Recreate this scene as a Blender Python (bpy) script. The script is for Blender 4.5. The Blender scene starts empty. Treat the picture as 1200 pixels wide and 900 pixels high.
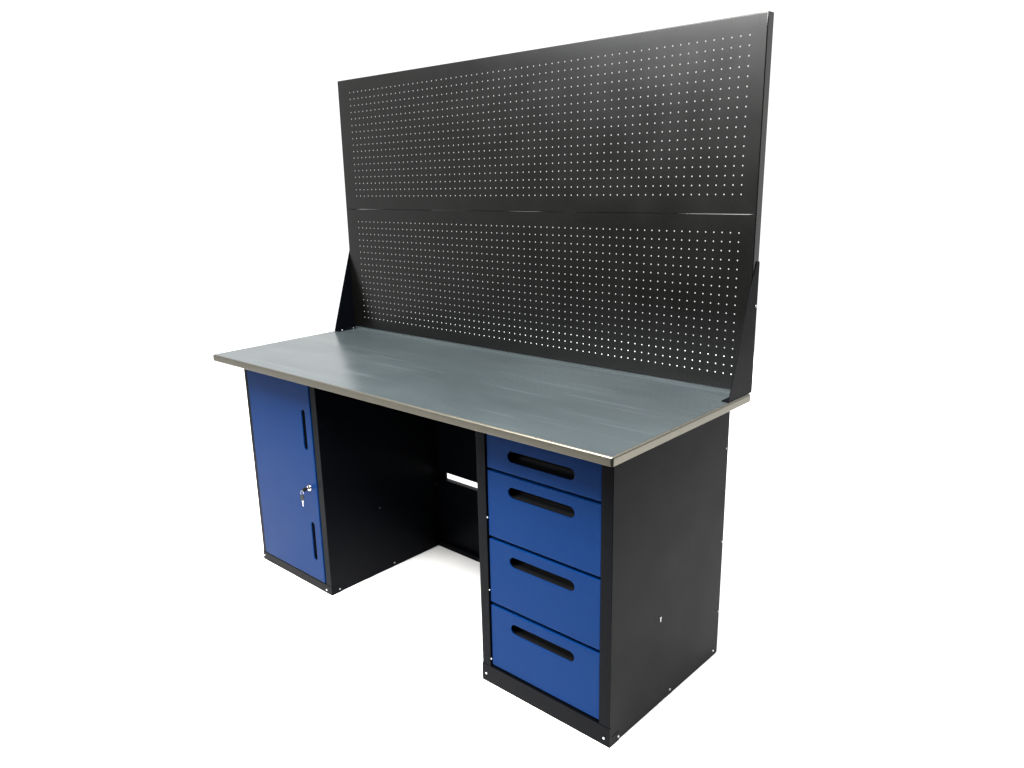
import bpy, bmesh, math, random
from mathutils import Vector, Matrix
random.seed(4)
scene = bpy.context.scene
COL = scene.collection

# ------------------------------------------------------------------ dimensions (metres)
TW, TD, TH, TT = 1.9, 0.7245, 0.9073, 0.0248          # table top
YF, YB = 0.0962, 0.7195                               # cabinet front / back
LX0, LX1 = 0.0605, 0.5452
RX0, RX1 = 1.3516, 1.8389
CT = TH - TT                                          # cabinet top
YP = 0.6996                                           # face of the perforated boards
PX0, PX1 = 0.0147, 1.8933
S, GX0 = 0.02612, 0.0942                              # hole pitch, first column
ZSEAM, ZTOP, ZBOT = 1.4338, 1.9587, 0.9155

# ------------------------------------------------------------------ materials
def nodes(name):
    m = bpy.data.materials.new(name); m.use_nodes = True
    nt = m.node_tree
    return m, nt, nt.nodes['Principled BSDF']

def paint(name, rgb, rough, spec, var=0.12, peel=0.02, scale=420, smudge=0.03):
    m, nt, b = nodes(name)
    N, L = nt.nodes, nt.links
    tc = N.new('ShaderNodeTexCoord')
    n1 = N.new('ShaderNodeTexNoise'); n1.inputs['Scale'].default_value = 5.5; n1.inputs['Detail'].default_value = 5
    L.new(tc.outputs['Object'], n1.inputs['Vector'])
    mix = N.new('ShaderNodeMix'); mix.data_type = 'RGBA'
    mix.inputs[6].default_value = [c * (1 - var) for c in rgb] + [1]
    mix.inputs[7].default_value = [c * (1 + var) for c in rgb] + [1]
    L.new(n1.outputs['Fac'], mix.inputs[0]); L.new(mix.outputs[2], b.inputs['Base Color'])
    mr = N.new('ShaderNodeMapRange')
    mr.inputs[1].default_value = .3; mr.inputs[2].default_value = .7
    mr.inputs[3].default_value = rough - smudge; mr.inputs[4].default_value = rough + smudge
    n2 = N.new('ShaderNodeTexNoise'); n2.inputs['Scale'].default_value = 9; n2.inputs['Detail'].default_value = 6
    L.new(tc.outputs['Object'], n2.inputs['Vector'])
    L.new(n2.outputs['Fac'], mr.inputs[0]); L.new(mr.outputs[0], b.inputs['Roughness'])
    b.inputs['Specular IOR Level'].default_value = spec
    n3 = N.new('ShaderNodeTexNoise'); n3.inputs['Scale'].default_value = scale; n3.inputs['Detail'].default_value = 2
    L.new(tc.outputs['Object'], n3.inputs['Vector'])
    n4 = N.new('ShaderNodeTexNoise'); n4.inputs['Scale'].default_value = 3.0
    L.new(tc.outputs['Object'], n4.inputs['Vector'])
    bp = N.new('ShaderNodeBump'); bp.inputs['Strength'].default_value = peel; bp.inputs['Distance'].default_value = .002
    L.new(n3.outputs['Fac'], bp.inputs['Height'])
    bp2 = N.new('ShaderNodeBump'); bp2.inputs['Strength'].default_value = .02; bp2.inputs['Distance'].default_value = .03
    L.new(n4.outputs['Fac'], bp2.inputs['Height']); L.new(bp.outputs[0], bp2.inputs['Normal'])
    L.new(bp2.outputs[0], b.inputs['Normal'])
    return m

def metal(name, rgb, rough, metallic=1.0):
    m, nt, b = nodes(name)
    b.inputs['Base Color'].default_value = (*rgb, 1)
    b.inputs['Metallic'].default_value = metallic
    n = nt.nodes.new('ShaderNodeTexNoise'); n.inputs['Scale'].default_value = 60
    mr = nt.nodes.new('ShaderNodeMapRange'); mr.inputs[3].default_value = rough - .06; mr.inputs[4].default_value = rough + .06
    nt.links.new(n.outputs['Fac'], mr.inputs[0]); nt.links.new(mr.outputs[0], b.inputs['Roughness'])
    return m

def top_material():
    m, nt, b = nodes('galvanised_top')
    N, L = nt.nodes, nt.links
    tc = N.new('ShaderNodeTexCoord')
    def noise(scale, sx=1, sy=1, rot=0, detail=4, dist=0):
        mp = N.new('ShaderNodeMapping'); mp.inputs['Scale'].default_value = (sx, sy, 1); mp.inputs['Rotation'].default_value = (0, 0, rot)
        L.new(tc.outputs['Object'], mp.inputs['Vector'])
        n = N.new('ShaderNodeTexNoise'); n.inputs['Scale'].default_value = scale; n.inputs['Detail'].default_value = detail
        n.inputs['Distortion'].default_value = dist
        L.new(mp.outputs[0], n.inputs['Vector']); return n.outputs['Fac']
    def ramp(src, a, c, lo, hi):
        r = N.new('ShaderNodeMapRange'); r.inputs[1].default_value = a; r.inputs[2].default_value = c
        r.inputs[3].default_value = lo; r.inputs[4].default_value = hi
        L.new(src, r.inputs[0]); return r.outputs[0]
    def mix(fac, A, B):
        x = N.new('ShaderNodeMix'); x.data_type = 'RGBA'
        L.new(fac, x.inputs[0])
        for v, i in ((A, 6), (B, 7)):
            if isinstance(v, tuple): x.inputs[i].default_value = (*v, 1)
            else: L.new(v, x.inputs[i])
        return x.outputs[2]
    base = mix(ramp(noise(2.0, 1, 1.6, .3, 2, .3), .3, .7, 0, 1), TOP_A, TOP_B)
    streak = ramp(noise(1.6, 1, 7, .05, 1.5, .2), .45, .8, 0, .6)
    base = mix(streak, base, TOP_DARK)
    scuff = ramp(noise(1.5, 1, 3.2, -.25, 2, .5), .55, .8, 0, .4)
    base = mix(scuff, base, TOP_SCUFF)
    scr = ramp(noise(2.4, 1, 34, .10, 0, .1), .69, .79, 0, .45)
    base = mix(scr, base, TOP_SCUFF)
    L.new(base, b.inputs['Base Color'])
    L.new(ramp(noise(3, 1, 2, .1, 2), .3, .7, .20, .29), b.inputs['Roughness'])
    b.inputs['Specular IOR Level'].default_value = .65
    b.inputs['Metallic'].default_value = .12
    bp = N.new('ShaderNodeBump'); bp.inputs['Strength'].default_value = .10; bp.inputs['Distance'].default_value = .03
    L.new(noise(2.2, 1, 1.6, 0, 2), bp.inputs['Height'])
    L.new(bp.outputs[0], b.inputs['Normal'])
    return m

TOP_A, TOP_B = (.0265, .0345, .0372), (.0345, .0440, .0470)
TOP_DARK, TOP_SCUFF = (.022, .028, .031), (.052, .064, .071)
M_TOP = top_material()
M_EDGE = metal('zinc_edge_reflection', (.150, .141, .114), .32, 1.0)  # warm reflection of a beige floor painted into the metal's base colour
M_BLACK = paint('black_powder_coat', (.0010, .0013, .0021), .36, .030)
M_BOARD = paint('black_satin_board', (.0008, .0009, .0007), .29, .38, peel=.012, smudge=.02)
M_BRKT = paint('black_bracket', (.0010, .0013, .0021), .36, .035)
M_BLUE = paint('blue_powder_coat', (.0003, .0138, .064), .34, .035, var=.05)
M_RECESS = paint('recess_black', (.0015, .0018, .0025), .6, .08)
M_ZINC = metal('zinc_screw', (.50, .51, .53), .30)
M_CHROME = metal('chrome_lock', (.42, .42, .42), .2)
M_PLASTIC = paint('key_plastic', (.006, .006, .007), .35, .4)

# ------------------------------------------------------------------ helpers
def link(name, me, mat, parent=None):
    o = bpy.data.objects.new(name, me); COL.objects.link(o)
    if mat: me.materials.append(mat)
    if parent:
        o.parent = parent
    if any(p.use_smooth for p in me.polygons):      # large flat faces keep their own normal beside small bends
        wn = o.modifiers.new('weighted_normal', 'WEIGHTED_NORMAL'); wn.keep_sharp = True; wn.weight = 60
    return o
def build(name, bm, mat, parent=None, smooth=True, angle=35):
    bmesh.ops.recalc_face_normals(bm, faces=bm.faces)
    me = bpy.data.meshes.new(name); bm.to_mesh(me); bm.free()
    if smooth:
        for p in me.polygons: p.use_smooth = True
        me.set_sharp_from_angle(angle=math.radians(angle))
    return link(name, me, mat, parent)
def box(bm, x0, x1, y0, y1, z0, z1, bev=0.0, seg=2):
    t = bmesh.new()
    bmesh.ops.create_cube(t, size=1)
    for v in t.verts:
        v.co = Vector(((x0 + x1) / 2 + v.co.x * (x1 - x0), (y0 + y1) / 2 + v.co.y * (y1 - y0), (z0 + z1) / 2 + v.co.z * (z1 - z0)))
    if bev:
        bmesh.ops.bevel(t, geom=list(t.edges), offset=bev, segments=seg, profile=.5, affect='EDGES', clamp_overlap=True)
    me = bpy.data.meshes.new('tmp'); t.to_mesh(me); t.free(); bm.from_mesh(me); bpy.data.meshes.remove(me)
def lathe(bm, prof, centre, axis, n=20):
    """prof: list of (radius, distance along axis)."""
    axis = Vector(axis).normalized(); u = axis.orthogonal().normalized(); w = axis.cross(u); c = Vector(centre)
    rings = []
    for r, h in prof:
        if r < 1e-6: rings.append([bm.verts.new(c + axis * h)])
        else: rings.append([bm.verts.new(c + axis * h + (u * math.cos(a) + w * math.sin(a)) * r) for a in [2 * math.pi * k / n for k in range(n)]])
    for A, B in zip(rings, rings[1:]):
        for k in range(n):
            a0, a1, b0, b1 = A[k % len(A)], A[(k + 1) % len(A)], B[k % len(B)], B[(k + 1) % len(B)]
            f = []
            for v in (a0, a1, b1, b0):
                if v not in f: f.append(v)
            if len(f) > 2: bm.faces.new(f)
def screw(parent, centre, axis, r=.0046, mat=None):
    bm = bmesh.new(); r *= .8
    lathe(bm, [(r, 0), (r, .0008), (r * .85, .0019), (r * .5, .0026), (r * .36, .0026), (r * .30, .0012), (0, .0012)], centre, axis, 14)
    return build('screw', bm, mat or M_ZINC, parent)
def stadium(cx, cy, L, H, n=10, vertical=False):
    r = H / 2; d = L / 2 - r; pts = []
    for s, a0 in ((1, -90), (-1, 90)):
        for k in range(n + 1):
            a = math.radians(a0 + 180 * k / n); pts.append((s * d + r * math.cos(a), r * math.sin(a)))
    if vertical: pts = [(-y, x) for x, y in pts]
    return [(cx + x, cy + y) for x, y in pts]
def rrect(x0, x1, y0, y1, r, n=4):
    pts = []
    for cx, cy, a0 in ((x1 - r, y1 - r, 0), (x0 + r, y1 - r, 90), (x0 + r, y0 + r, 180), (x1 - r, y0 + r, 270)):
        for k in range(n + 1):
            a = math.radians(a0 + 90 * k / n); pts.append((cx + r * math.cos(a), cy + r * math.sin(a)))
    return pts
def plate(name, loops, thick, bev, matrix, mat, parent):
    """flat sheet with cut-outs, softened rims; loops in the sheet's own plane."""
    cu = bpy.data.curves.new('tmp', 'CURVE'); cu.dimensions = '2D'; cu.fill_mode = 'BOTH'
    cu.extrude = thick / 2 - bev; cu.bevel_depth = bev; cu.bevel_resolution = 2; cu.offset = -bev
    for lp in loops:
        sp = cu.splines.new('POLY'); sp.points.add(len(lp) - 1); sp.use_cyclic_u = True
        for p, (x, y) in zip(sp.points, lp): p.co = (x, y, 0, 1)
    o = bpy.data.objects.new('tmp', cu); COL.objects.link(o)
    dg = bpy.context.evaluated_depsgraph_get()
    me = bpy.data.meshes.new_from_object(o.evaluated_get(dg))
    bpy.data.objects.remove(o); bpy.data.curves.remove(cu)
    me.name = name; me.transform(matrix)
    bm = bmesh.new(); bm.from_mesh(me); bmesh.ops.remove_doubles(bm, verts=bm.verts, dist=1e-5)
    bm.to_mesh(me); bm.free(); me.materials.clear()
    for p in me.polygons: p.use_smooth = True
    me.set_sharp_from_angle(angle=math.radians(50))
    return link(name, me, mat, parent)
def rim(o, outer, inner, y0, y1):
    """adds the turned-back sides of a sheet front to its mesh: a band between two outlines"""
    bm = bmesh.new(); bm.from_mesh(o.data)
    rings = [[bm.verts.new((x, y, z)) for x, z in lp] for lp, y in ((outer, y0), (outer, y1), (inner, y1), (inner, y0))]
    n = len(outer)
    for A, B in zip(rings, rings[1:]):
        for k in range(n):
            f = bm.faces.new((A[k], A[(k + 1) % n], B[(k + 1) % n], B[k])); f.smooth = True
    bm.to_mesh(o.data); bm.free(); o.data.set_sharp_from_angle(angle=math.radians(50))
def front(y):      # sheet plane (u,v) -> (x=u, y, z=v), outward normal -y
    return Matrix(((1, 0, 0, 0), (0, 0, -1, y), (0, 1, 0, 0), (0, 0, 0, 1)))
def sidem(x):      # sheet plane (u,v) -> (x, y=u, z=v)
    return Matrix(((0, 0, 1, x), (1, 0, 0, 0), (0, 1, 0, 0), (0, 0, 0, 1)))

# ------------------------------------------------------------------ the setting
fl = bmesh.new()
vs = [fl.verts.new(p) for p in ((-4.2, -1.1, 0), (-1.3, -1.35, 0), (1.0, -1.35, 0), (3.1, .45, 0), (4.4, 1.8, 0), (4.4, 5, 0), (-4.2, 5, 0))]
fl.faces.new(vs)
mf, ntf, bf = nodes('white_floor')
nf = ntf.nodes.new('ShaderNodeTexNoise'); nf.inputs['Scale'].default_value = 2
mxf = ntf.nodes.new('ShaderNodeMix'); mxf.data_type = 'RGBA'
mxf.inputs[6].default_value = (.85, .85, .85, 1); mxf.inputs[7].default_value = (.88, .88, .88, 1)
ntf.links.new(nf.outputs['Fac'], mxf.inputs[0]); ntf.links.new(mxf.outputs[2], bf.inputs['Base Color'])
bf.inputs['Roughness'].default_value = .9; bf.inputs['Specular IOR Level'].default_value = 0
floor = build('floor', fl, mf, smooth=False)
floor['kind'] = 'structure'

# ------------------------------------------------------------------ the workbench
bench = bpy.data.objects.new('workbench', None); COL.objects.link(bench)
bench.empty_display_size = .2
bench['label'] = 'black steel workbench with blue drawers, grey metal top and tall perforated back board'
bench['category'] = 'workbench'

# table top: grey sheet with a turned-down edge band
R = .0060
b = bmesh.new()
nx, ny = 24, 10
g = [[b.verts.new((R + (TW - 2 * R) * i / nx, R + (TD - 2 * R) * j / ny, TH)) for i in range(nx + 1)] for j in range(ny + 1)]
for j in range(ny):
    for i in range(nx): b.faces.new((g[j][i], g[j][i + 1], g[j + 1][i + 1], g[j + 1][i]))
lo = [b.verts.new(p) for p in ((.004, .004, CT + .002), (TW - .004, .004, CT + .002), (TW - .004, TD - .004, CT + .002), (.004, TD - .004, CT + .002))]
b.faces.new(lo[::-1])
top = build('tabletop', b, M_TOP, bench, smooth=False)
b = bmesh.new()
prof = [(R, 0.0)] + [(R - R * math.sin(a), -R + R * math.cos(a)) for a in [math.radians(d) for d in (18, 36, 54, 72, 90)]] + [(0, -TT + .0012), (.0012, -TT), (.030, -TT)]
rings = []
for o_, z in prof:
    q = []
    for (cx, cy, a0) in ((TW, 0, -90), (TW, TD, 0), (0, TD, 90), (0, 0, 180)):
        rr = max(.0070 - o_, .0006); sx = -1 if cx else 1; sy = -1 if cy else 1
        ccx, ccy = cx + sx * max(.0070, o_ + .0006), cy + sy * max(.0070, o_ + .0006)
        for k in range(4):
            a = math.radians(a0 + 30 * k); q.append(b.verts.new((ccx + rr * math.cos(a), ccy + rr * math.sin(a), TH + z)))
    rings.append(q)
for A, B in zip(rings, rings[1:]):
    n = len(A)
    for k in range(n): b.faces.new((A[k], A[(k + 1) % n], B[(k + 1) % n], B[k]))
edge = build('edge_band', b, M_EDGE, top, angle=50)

b = bmesh.new()
box(b, PX0 + .002, PX1 - .002, .7030, .7060, TH + .0004, ZBOT - .0004, .0006)
build('rear_lip', b, M_TOP, top)

def cabinet(x0, x1, wl, wr, plh, name, ptop):
    b = bmesh.new()
    box(b, x0, x0 + wl, YF, YB, .0015, ptop, .0022)
    box(b, x1 - wr, x1, YF, YB, .0015, ptop, .0022)
    box(b, x0 + wl - .002, x1 - wr + .002, YB - .004, YB - .001, .002, ptop - .002)
    box(b, x0 + wl - .002, x1 - wr + .002, YF + .004, YB - .003, ptop - .004, ptop - .0015)
    box(b, x0 + wl - .002, x1 - wr + .002, YF + .012, YB - .003, .010, .014)
    c = build(name, b, M_BLACK, bench)
    p = bmesh.new()
    box(p, x0 - .0012, x1 + .0012, YF - .0015, YF + .010, 0, plh, .0012)
    box(p, x1 - .004, x1 + .0012, YF + .0085, YF + .046, .0005, .031, .0010)
    box(p, x0 - .0012, x0 + .004, YF + .0085, YF + .046, .0005, .031, .0010)
    build('plinth', p, M_BLACK, c)
    return c
left = cabinet(LX0, LX1, .022, .034, .0370, 'cabinet', CT - .0005)
right = cabinet(RX0, RX1, .036, .037, .0625, 'cabinet', CT - .0005)
left['label'] = 'narrow black cupboard body around the blue door'
right['label'] = 'black cabinet body holding the four blue drawers'
for (x, z, c) in ((LX0 + .008, .0195, left), (LX1 - .033, .0140, left), (RX0 + .0165, .029, right), (RX1 - .0190, .0238, right)):
    screw(c, (x, YF - .0015, z), (0, -1, 0))
for (y, z) in ((.138, .0150), (.417, .0190), (.690, .0205)):
    screw(right, (RX1 + (.0012 if y < .15 else 0), y, z), (1, 0, 0), .0042)
for (y, z) in ((.706, .725), (.712, .407), (.712, .157)):
    screw(right, (RX1, y, z), (1, 0, 0), .0034)
for (y, z) in ((.1335, .0150), (.416, .0165)):
    screw(left, (LX1 + (.0012 if y < .14 else 0), y, z), (1, 0, 0), .0042)
for (y, z) in ((.357, .283), (.672, .290)):
    screw(left, (LX1, y, z), (1, 0, 0), .0040, M_PLASTIC)
# small bent tab and slot in the middle of the drawer cabinet's side
b = bmesh.new()
box(b, RX1 - .0002, RX1 + .0028, .3460, .3482, .2850, .2990, .0007)
box(b, RX1 - .0002, RX1 + .0024, .3425, .3530, .2980, .3004, .0007)
build('side_tab', b, M_ZINC, right)
# slide ends seen in the gap beside the drawers
for z in (.572, .330, .088):
    screw(right, (RX0 + .0362, YF + .0035, z), (1, -.6, 0), .0032)

# drawers
DX0, DX1 = 1.3912, 1.7985
drawers = [(.7335, .8640, .786), (.5150, .7240, .6755), (.2920, .5040, .4535), (.0690, .2800, .2290)]
for (z0, z1, zs) in drawers:
    loops = [rrect(DX0, DX1, z0, z1, .0022), stadium(1.5915, zs, .239, .0335)]
    d = plate('drawer', loops, .0040, .0014, front(YF + .0070), M_BLUE, bench)
    rim(d, rrect(DX0 + .0002, DX1 - .0002, z0 + .0002, z1 - .0002, .0022), rrect(DX0 + .0016, DX1 - .0016, z0 + .0016, z1 - .0016, .0012), YF + .0070, YF + .0240)
    b = bmesh.new()      # finger recess behind the cut-out: bent sheet, open to the front
    x0, x1, n = 1.462, 1.721, 8
    arc = [(zs + .022, YF + .0092)] + [(zs + .022 * math.cos(a), YF + .0092 + .030 * math.sin(a)) for a in [math.pi * k / n for k in range(1, n)]] + [(zs - .022, YF + .0092)]
    A = [b.verts.new((x0, y, z)) for z, y in arc]; B = [b.verts.new((x1, y, z)) for z, y in arc]
    for k in range(len(arc) - 1): b.faces.new((A[k], A[k + 1], B[k + 1], B[k]))
    b.faces.new(A); b.faces.new(B)
    build('handle_recess', b, M_RECESS, d)

# door of the left cupboard
SLOT = ((.4605, .6620, .158), (.4590, .2060, .160))
loops = [rrect(.0865, .5072, .0410, .8640, .003)] + [stadium(x, z, L, .0215, vertical=True) for x, z, L in SLOT]
door = plate('door', loops, .0056, .0024, front(YF - .0002), M_BLUE, bench)
rim(door, rrect(.0867, .5070, .0412, .8638, .003), rrect(.0885, .5052, .0430, .8620, .0014), YF - .0002, YF + .0170)
for x, z, L in SLOT:
    b = bmesh.new(); n = 8
    arc = [(x + .016 * math.cos(a), YF + .0028 + .026 * math.sin(a)) for a in [math.pi * k / n for k in range(n + 1)]]
    A = [b.verts.new((px, y, z - L / 2 - .006)) for px, y in arc]; B = [b.verts.new((px, y, z + L / 2 + .006)) for px, y in arc]
    for k in range(n): b.faces.new((A[k], A[k + 1], B[k + 1], B[k]))
    b.faces.new(A); b.faces.new(B)
    build('handle_recess', b, M_RECESS, door)
LK = Vector((.4615, YF - .003, .4300))
b = bmesh.new()
lathe(b, [(.0125, .0), (.0125, .003), (.0108, .0052), (.0088, .0058), (.0088, .0072), (.0070, .0082), (.0022, .0082), (.0018, .0060), (0, .006)], LK, (0, -1, 0), 28)
build('lock', b, M_CHROME, door)

# rear panels between the cabinets
b = bmesh.new()
box(b, LX1 + .0004, RX0 - .0004, .686, .700, .3465, CT - .001, .001)
box(b, LX1 + .0004, LX1 + .042, .688, .699, .3150, .3485)
box(b, RX0 - .042, RX0 - .0004, .688, .699, .3150, .3485)
build('rear_panel', b, M_BLACK, bench)['label'] = 'upper black rear panel in the knee space'
b = bmesh.new()
box(b, LX1 + .0004, RX0 - .0004, .686, .700, .0010, .3170, .001)
box(b, LX1 + .0006, RX0 - .0006, .668, .6870, .0012, .0230, .0015)
box(b, LX1 + .0006, RX0 - .0006, .676, .6870, .3050, .3168, .0010)
build('rear_panel', b, M_BLACK, bench)['label'] = 'lower black rear panel with a turned lip at the floor'

# ------------------------------------------------------------------ perforated boards
NC, NR = 68, 17
def interp(x, pts):
    for (a, u), (c, v) in zip(pts, pts[1:]):
        if a <= x <= c:
            t = (x - a) / (c - a); t = t * t * (3 - 2 * t); return u + (v - u) * t
    return pts[-1][1] if x > pts[-1][0] else pts[0][1]
SEAM_GAP = [(0, 0), (.074, 0), (.080, .0055), (.16, .0042), (.30, .0012), (.48, .0010), (.56, .0040), (.70, .0030), (.82, .0012), (.90, .0022), (.99, .0042), (1.06, .0044), (1.14, .0018),
            (1.22, .0028), (1.32, .0016), (1.50, .0012), (1.62, .0022), (1.68, .0050), (1.862, .0062), (1.868, 0), (1.9, 0)]
def wave(x):      # the two sheets do not lie quite true along the seam
    return -max(.00005, interp(x, SEAM_GAP) * .42)
def perforated(zfirst, z0, z1, top_wave, label):
    b = bmesh.new(); hr, th, depth, rad = .0022, .0012, .0330, .0030
    xs = [GX0 - S / 2 + S * i for i in range(NC + 1)]
    zs = [zfirst + S / 2 - S * j for j in range(NR + 1)][::-1]
    extra = [.0770, .0800] if top_wave else []
    layers = []
    for y in (YP, YP + th):
        G = [[b.verts.new((x, y, z)) for x in xs] for z in zs]
        holes = {}
        for j in range(NR):
            for i in range(NC):
                cx, cz = xs[i] + S / 2, zs[j] + S / 2
                P = [b.verts.new((cx + hr * math.cos(a), y, cz + hr * math.sin(a))) for a in [math.radians(-112.5 + 45 * k) for k in range(8)]]
                holes[i, j] = P
                C = [G[j][i], G[j][i + 1], G[j + 1][i + 1], G[j + 1][i]]
                for k in range(4):
                    b.faces.new((C[k], C[(k + 1) % 4], P[2 * k + 1], P[2 * k]))
                    b.faces.new((C[(k + 1) % 4], P[(2 * k + 2) % 8], P[2 * k + 1]))
        layers.append((G, holes))
    for key, P in layers[0][1].items():
        Q = layers[1][1][key]
        for k in range(8): b.faces.new((P[k], P[(k + 1) % 8], Q[(k + 1) % 8], Q[k]))
    def loop(o, y):
        q0, q1 = (1, .2) if top_wave else (.2, 1)          # tighter bend along the seam
        X0, X1, Z0, Z1 = PX0 + o, PX1 - o, z0 + o * q0, z1 - o * q1
        tz = (lambda x: wave(x)) if top_wave else (lambda x: 0)
        pts = [(X0, Z0)] + [(x, Z0) for x in xs] + [(X1, Z0)] + [(X1, z) for z in zs] + [(X1, Z1 + tz(X1))] \
            + [(x, Z1 + tz(x)) for x in xs[::-1]] + [(X0, Z1 + tz(X0))] + [(X0, z) for z in zs[::-1]]
        return [b.verts.new((x, y, z)) for x, z in pts]
    def margin(G, Lp):
        bottom = G[0]; rt = [r[-1] for r in G]; tp = G[-1][::-1]; lt = [r[0] for r in G][::-1]
        i = 0; n = len(Lp)
        for side in (bottom, rt, tp, lt):
            b.faces.new((Lp[i], Lp[i + 1], side[0], Lp[i - 1]))          # corner
            for k in range(len(side) - 1): b.faces.new((Lp[i + 1 + k], Lp[i + 2 + k], side[k + 1], side[k]))
            i += len(side) + 1
    def bridge(A, B):
        n = len(A)
        for k in range(n): b.faces.new((A[k], A[(k + 1) % n], B[(k + 1) % n], B[k]))
    Ls = [loop(rad, YP), loop(rad * .55, YP + rad * .14), loop(rad * .14, YP + rad * .55), loop(0, YP + rad), loop(0, YP + depth), loop(.0014, YP + depth), loop(.0014, YP + rad), loop(rad, YP + th)]
    margin(layers[0][0], Ls[0])
    for A, B in zip(Ls, Ls[1:]): bridge(A, B)
    margin(layers[1][0], Ls[-1])
    o = build('perforated_board', b, M_BOARD, bench, angle=40)
    o['label'] = label
    return o
perforated(1.9066, ZSEAM, ZTOP, False, 'upper perforated board above the seam')
perforated(1.3811, ZBOT, ZSEAM, True, 'lower perforated board standing on the table top')

# side brackets: tapered cheek plate with a foot turned in over the table top
def bracket(xo, sgn, label):
    lp = [(.5885, TH + .0006), (.7320, TH + .0006), (.7350, TH + .004), (.7350, 1.296), (.7325, 1.3000), (.7195, 1.3000), (.7160, 1.2965)]
    o = plate('bracket', [lp], .0024, .0004, sidem(xo), M_BRKT, bench)
    o['label'] = label
    f = bmesh.new()
    xa, xb = (xo - .0012 - .022, xo - .0008) if sgn > 0 else (xo + .0008, xo + .0012 + .027)
    pts = [(xa, .592), (xa, .697), (xb, .697), (xb, .589)] if sgn > 0 else [(xa, .589), (xa, .697), (xb, .697), (xb, .592)]
    lo = [f.verts.new((x, y, TH + .0006)) for x, y in pts]; hi = [f.verts.new((x, y, TH + .0028)) for x, y in pts]
    f.faces.new(lo); f.faces.new(hi)
    for k in range(4): f.faces.new((lo[k], lo[(k + 1) % 4], hi[(k + 1) % 4], hi[k]))
    build('foot', f, M_BRKT, o, smooth=False)
    return o
br = bracket(PX1 + .0014, 1, 'bracket at the drawer end')
bl = bracket(PX0 - .0014, -1, 'bracket at the cupboard end')
screw(br, (PX1 + .0026, .7275, 1.171), (1, 0, 0), .0046)
screw(br, (1.8768, .620, TH + .0028), (0, 0, 1), .0048, M_BRKT)
screw(bl, (.0290, .6185, TH + .0028), (0, 0, 1), .0044)
screw(bl, (.0300, .6820, TH + .0028), (0, 0, 1), .0044)

# ------------------------------------------------------------------ keys in the lock
keys = bpy.data.objects.new('key_pair', None); COL.objects.link(keys)
keys.location = LK + Vector((0, -.0082, 0)); keys.empty_display_size = .03
keys['label'] = 'two small black-headed keys on a ring, one turned in the blue door lock'
keys['category'] = 'keys'
bpy.context.view_layer.update()
def key_mesh(orient):
    """key along -Z: head from 0 down to -.026, blade below"""
    h = bmesh.new()
    outline = [(.0075 * math.cos(a) * (1 + .12 * math.cos(2 * a)), -.0125 + .0128 * math.sin(a)) for a in [2 * math.pi * k / 20 for k in range(20)]]
    A = [h.verts.new((x, -.0022, z)) for x, z in outline]; B = [h.verts.new((x, .0022, z)) for x, z in outline]
    h.faces.new(A); h.faces.new(B)
    for k in range(20): h.faces.new((A[k], A[(k + 1) % 20], B[(k + 1) % 20], B[k]))
    bmesh.ops.bevel(h, geom=[e for e in h.edges if len(e.link_faces) == 2 and any(len(f.verts) > 8 for f in e.link_faces)], offset=.001, segments=2, affect='EDGES')
    s = bmesh.new()
    prof = [(-.0034, -.0235), (-.0034, -.0290), (-.0018, -.0305), (-.0018, -.046), (0, -.0485), (.0018, -.046), (.0011, -.0435), (.0018, -.0415), (.0009, -.0385), (.0018, -.036), (.0018, -.0305), (.0034, -.0290), (.0034, -.0235)]
    A = [s.verts.new((x, -.0009, z)) for x, z in prof]; B = [s.verts.new((x, .0009, z)) for x, z in prof]
    n = len(prof); s.faces.new(A); s.faces.new(B)
    for k in range(n): s.faces.new((A[k], A[(k + 1) % n], B[(k + 1) % n], B[k]))
    for m_ in (h, s): bmesh.ops.transform(m_, matrix=orient, verts=m_.verts)
    return h, s
# key in the lock: head out to the front, blade in the cylinder, head turned upright
rot = Matrix.Translation((0, -.0265, 0)) @ Matrix.Rotation(math.radians(90), 4, 'X') @ Matrix.Rotation(math.radians(90), 4, 'Z')
h, s = key_mesh(rot)
# the blade only reaches a little way into the cylinder
for v in s.verts: v.co.y = min(v.co.y, .0015)
k1 = build('key_head', h, M_PLASTIC, keys); build('key_blade', s, M_CHROME, k1, smooth=False)
b = bmesh.new()                                   # split ring through both heads
c0 = Vector((0, -.0285, -.0085)); rr, rt = .0095, .0009
ring = []
for k in range(24):
    a = 2 * math.pi * k / 24; c = c0 + Vector((math.cos(a) * .35, math.cos(a) * .4, math.sin(a))) * rr
    nrm = Vector((math.cos(a) * .35, math.cos(a) * .4, math.sin(a))).normalized(); t2 = Vector((.75, -.66, 0))
    ring.append([b.verts.new(c + nrm * rt * math.cos(q) + t2 * rt * math.sin(q)) for q in [2 * math.pi * j / 8 for j in range(8)]])
for k in range(24):
    A, B = ring[k], ring[(k + 1) % 24]
    for j in range(8): b.faces.new((A[j], A[(j + 1) % 8], B[(j + 1) % 8], B[j]))
build('key_ring', b, M_CHROME, keys)
hang = Matrix.Translation((0, -.0290, -.0155)) @ Matrix.Rotation(math.radians(-3), 4, 'Y') @ Matrix.Rotation(math.radians(25), 4, 'Z')
h, s = key_mesh(hang)
k2 = build('key_head', h, M_PLASTIC, keys); build('key_blade', s, M_CHROME, k2, smooth=False)

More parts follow.
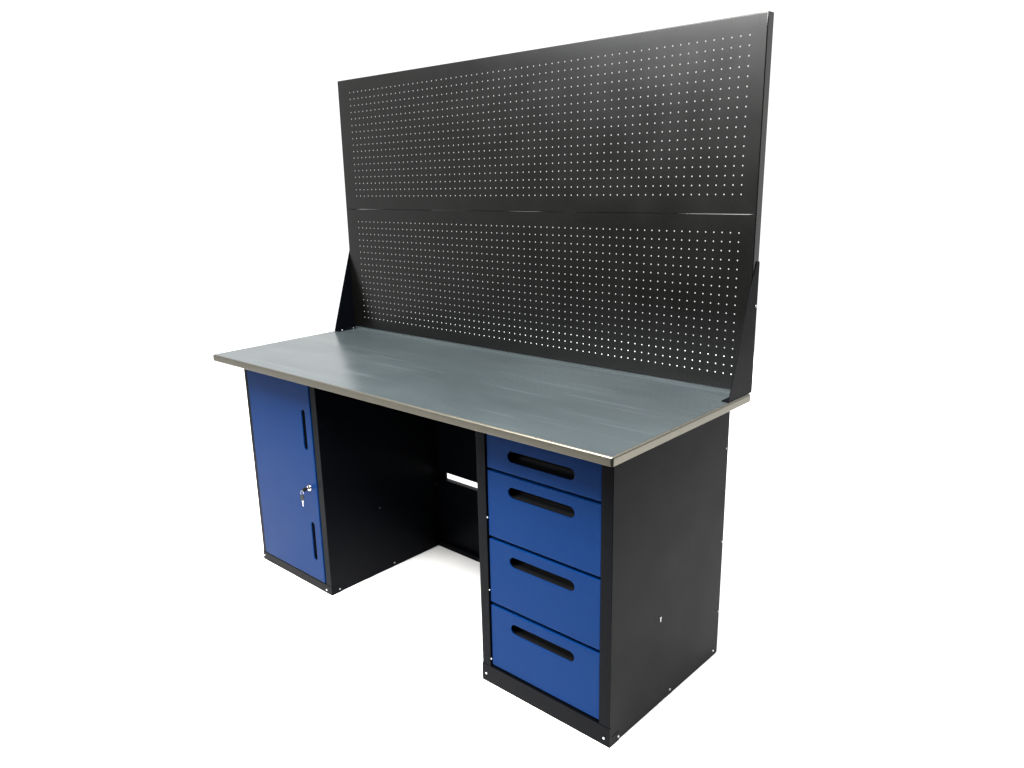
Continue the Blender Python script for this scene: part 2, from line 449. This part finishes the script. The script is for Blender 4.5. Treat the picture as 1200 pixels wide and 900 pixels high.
# ------------------------------------------------------------------ light
w = bpy.data.worlds.new('World'); scene.world = w; w.use_nodes = True
nt = w.node_tree; bg = nt.nodes['Background']
tc = nt.nodes.new('ShaderNodeTexCoord')
dot = nt.nodes.new('ShaderNodeVectorMath'); dot.operation = 'DOT_PRODUCT'; dot.inputs[1].default_value = (-.68, .733, 0)
nt.links.new(tc.outputs['Generated'], dot.inputs[0])
mr = nt.nodes.new('ShaderNodeMapRange'); mr.interpolation_type = 'SMOOTHSTEP'
mr.inputs[1].default_value = -.25; mr.inputs[2].default_value = .25; mr.inputs[3].default_value = .06; mr.inputs[4].default_value = 1.15
nt.links.new(dot.outputs['Value'], mr.inputs[0]); nt.links.new(mr.outputs[0], bg.inputs['Strength'])
bg.inputs['Color'].default_value = (1, 1, 1, 1)

def area(name, loc, target, sx, sy, power, col):
    l = bpy.data.lights.new(name, 'AREA'); l.shape = 'RECTANGLE'; l.size = sx; l.size_y = sy; l.energy = power; l.color = col
    o = bpy.data.objects.new(name, l); COL.objects.link(o); o.location = loc
    o.rotation_euler = (Vector(target) - Vector(loc)).to_track_quat('-Z', 'Y').to_euler()
    return o
area('overhead_softbox', (1.35, -1.22, 3.4), (1.0, .25, .6), 2.8, 1.6, 760, (1, .985, .96))
area('front_softbox', (-1.6, -5.2, 3.8), (.9, .3, .9), 3.6, 1.5, 200, (.96, .98, 1))
area('added_rear_fill', (-.6, 3.9, 4.6), (-.6, 3.2, 0), 6.5, 3.6, 520, (1, 1, 1))  # added lamp out of view, whitens the floor behind the bench

# ------------------------------------------------------------------ camera
cam = bpy.data.cameras.new('camera'); co = bpy.data.objects.new('camera', cam); COL.objects.link(co)
rz, rx, ry = .7742, -.2688, -.032
c_, s_ = math.cos(rz), math.sin(rz); F0 = Vector((-s_, c_, 0)); R0 = Vector((c_, s_, 0)); U0 = Vector((0, 0, 1))
F = F0 * math.cos(rx) + U0 * math.sin(rx); U = U0 * math.cos(rx) - F0 * math.sin(rx)
R2 = R0 * math.cos(ry) + U * math.sin(ry); U2 = U * math.cos(ry) - R0 * math.sin(ry)
mat = Matrix((R2, U2, -F)).transposed().to_4x4(); mat.translation = Vector((2.9323, -1.5205, 1.5738))
co.matrix_world = mat
cam.sensor_width = 36; cam.lens = 945.5775 / 1200 * 36
cam.shift_x = 44.4703 / 1200; cam.shift_y = 11.8604 / 1200
cam.clip_start = .05; cam.clip_end = 200
scene.camera = co
scene.render.resolution_x, scene.render.resolution_y = 1024, 768
scene.view_settings.view_transform = 'Standard'; scene.view_settings.look = 'None'
scene.view_settings.exposure = 0; scene.view_settings.gamma = 1
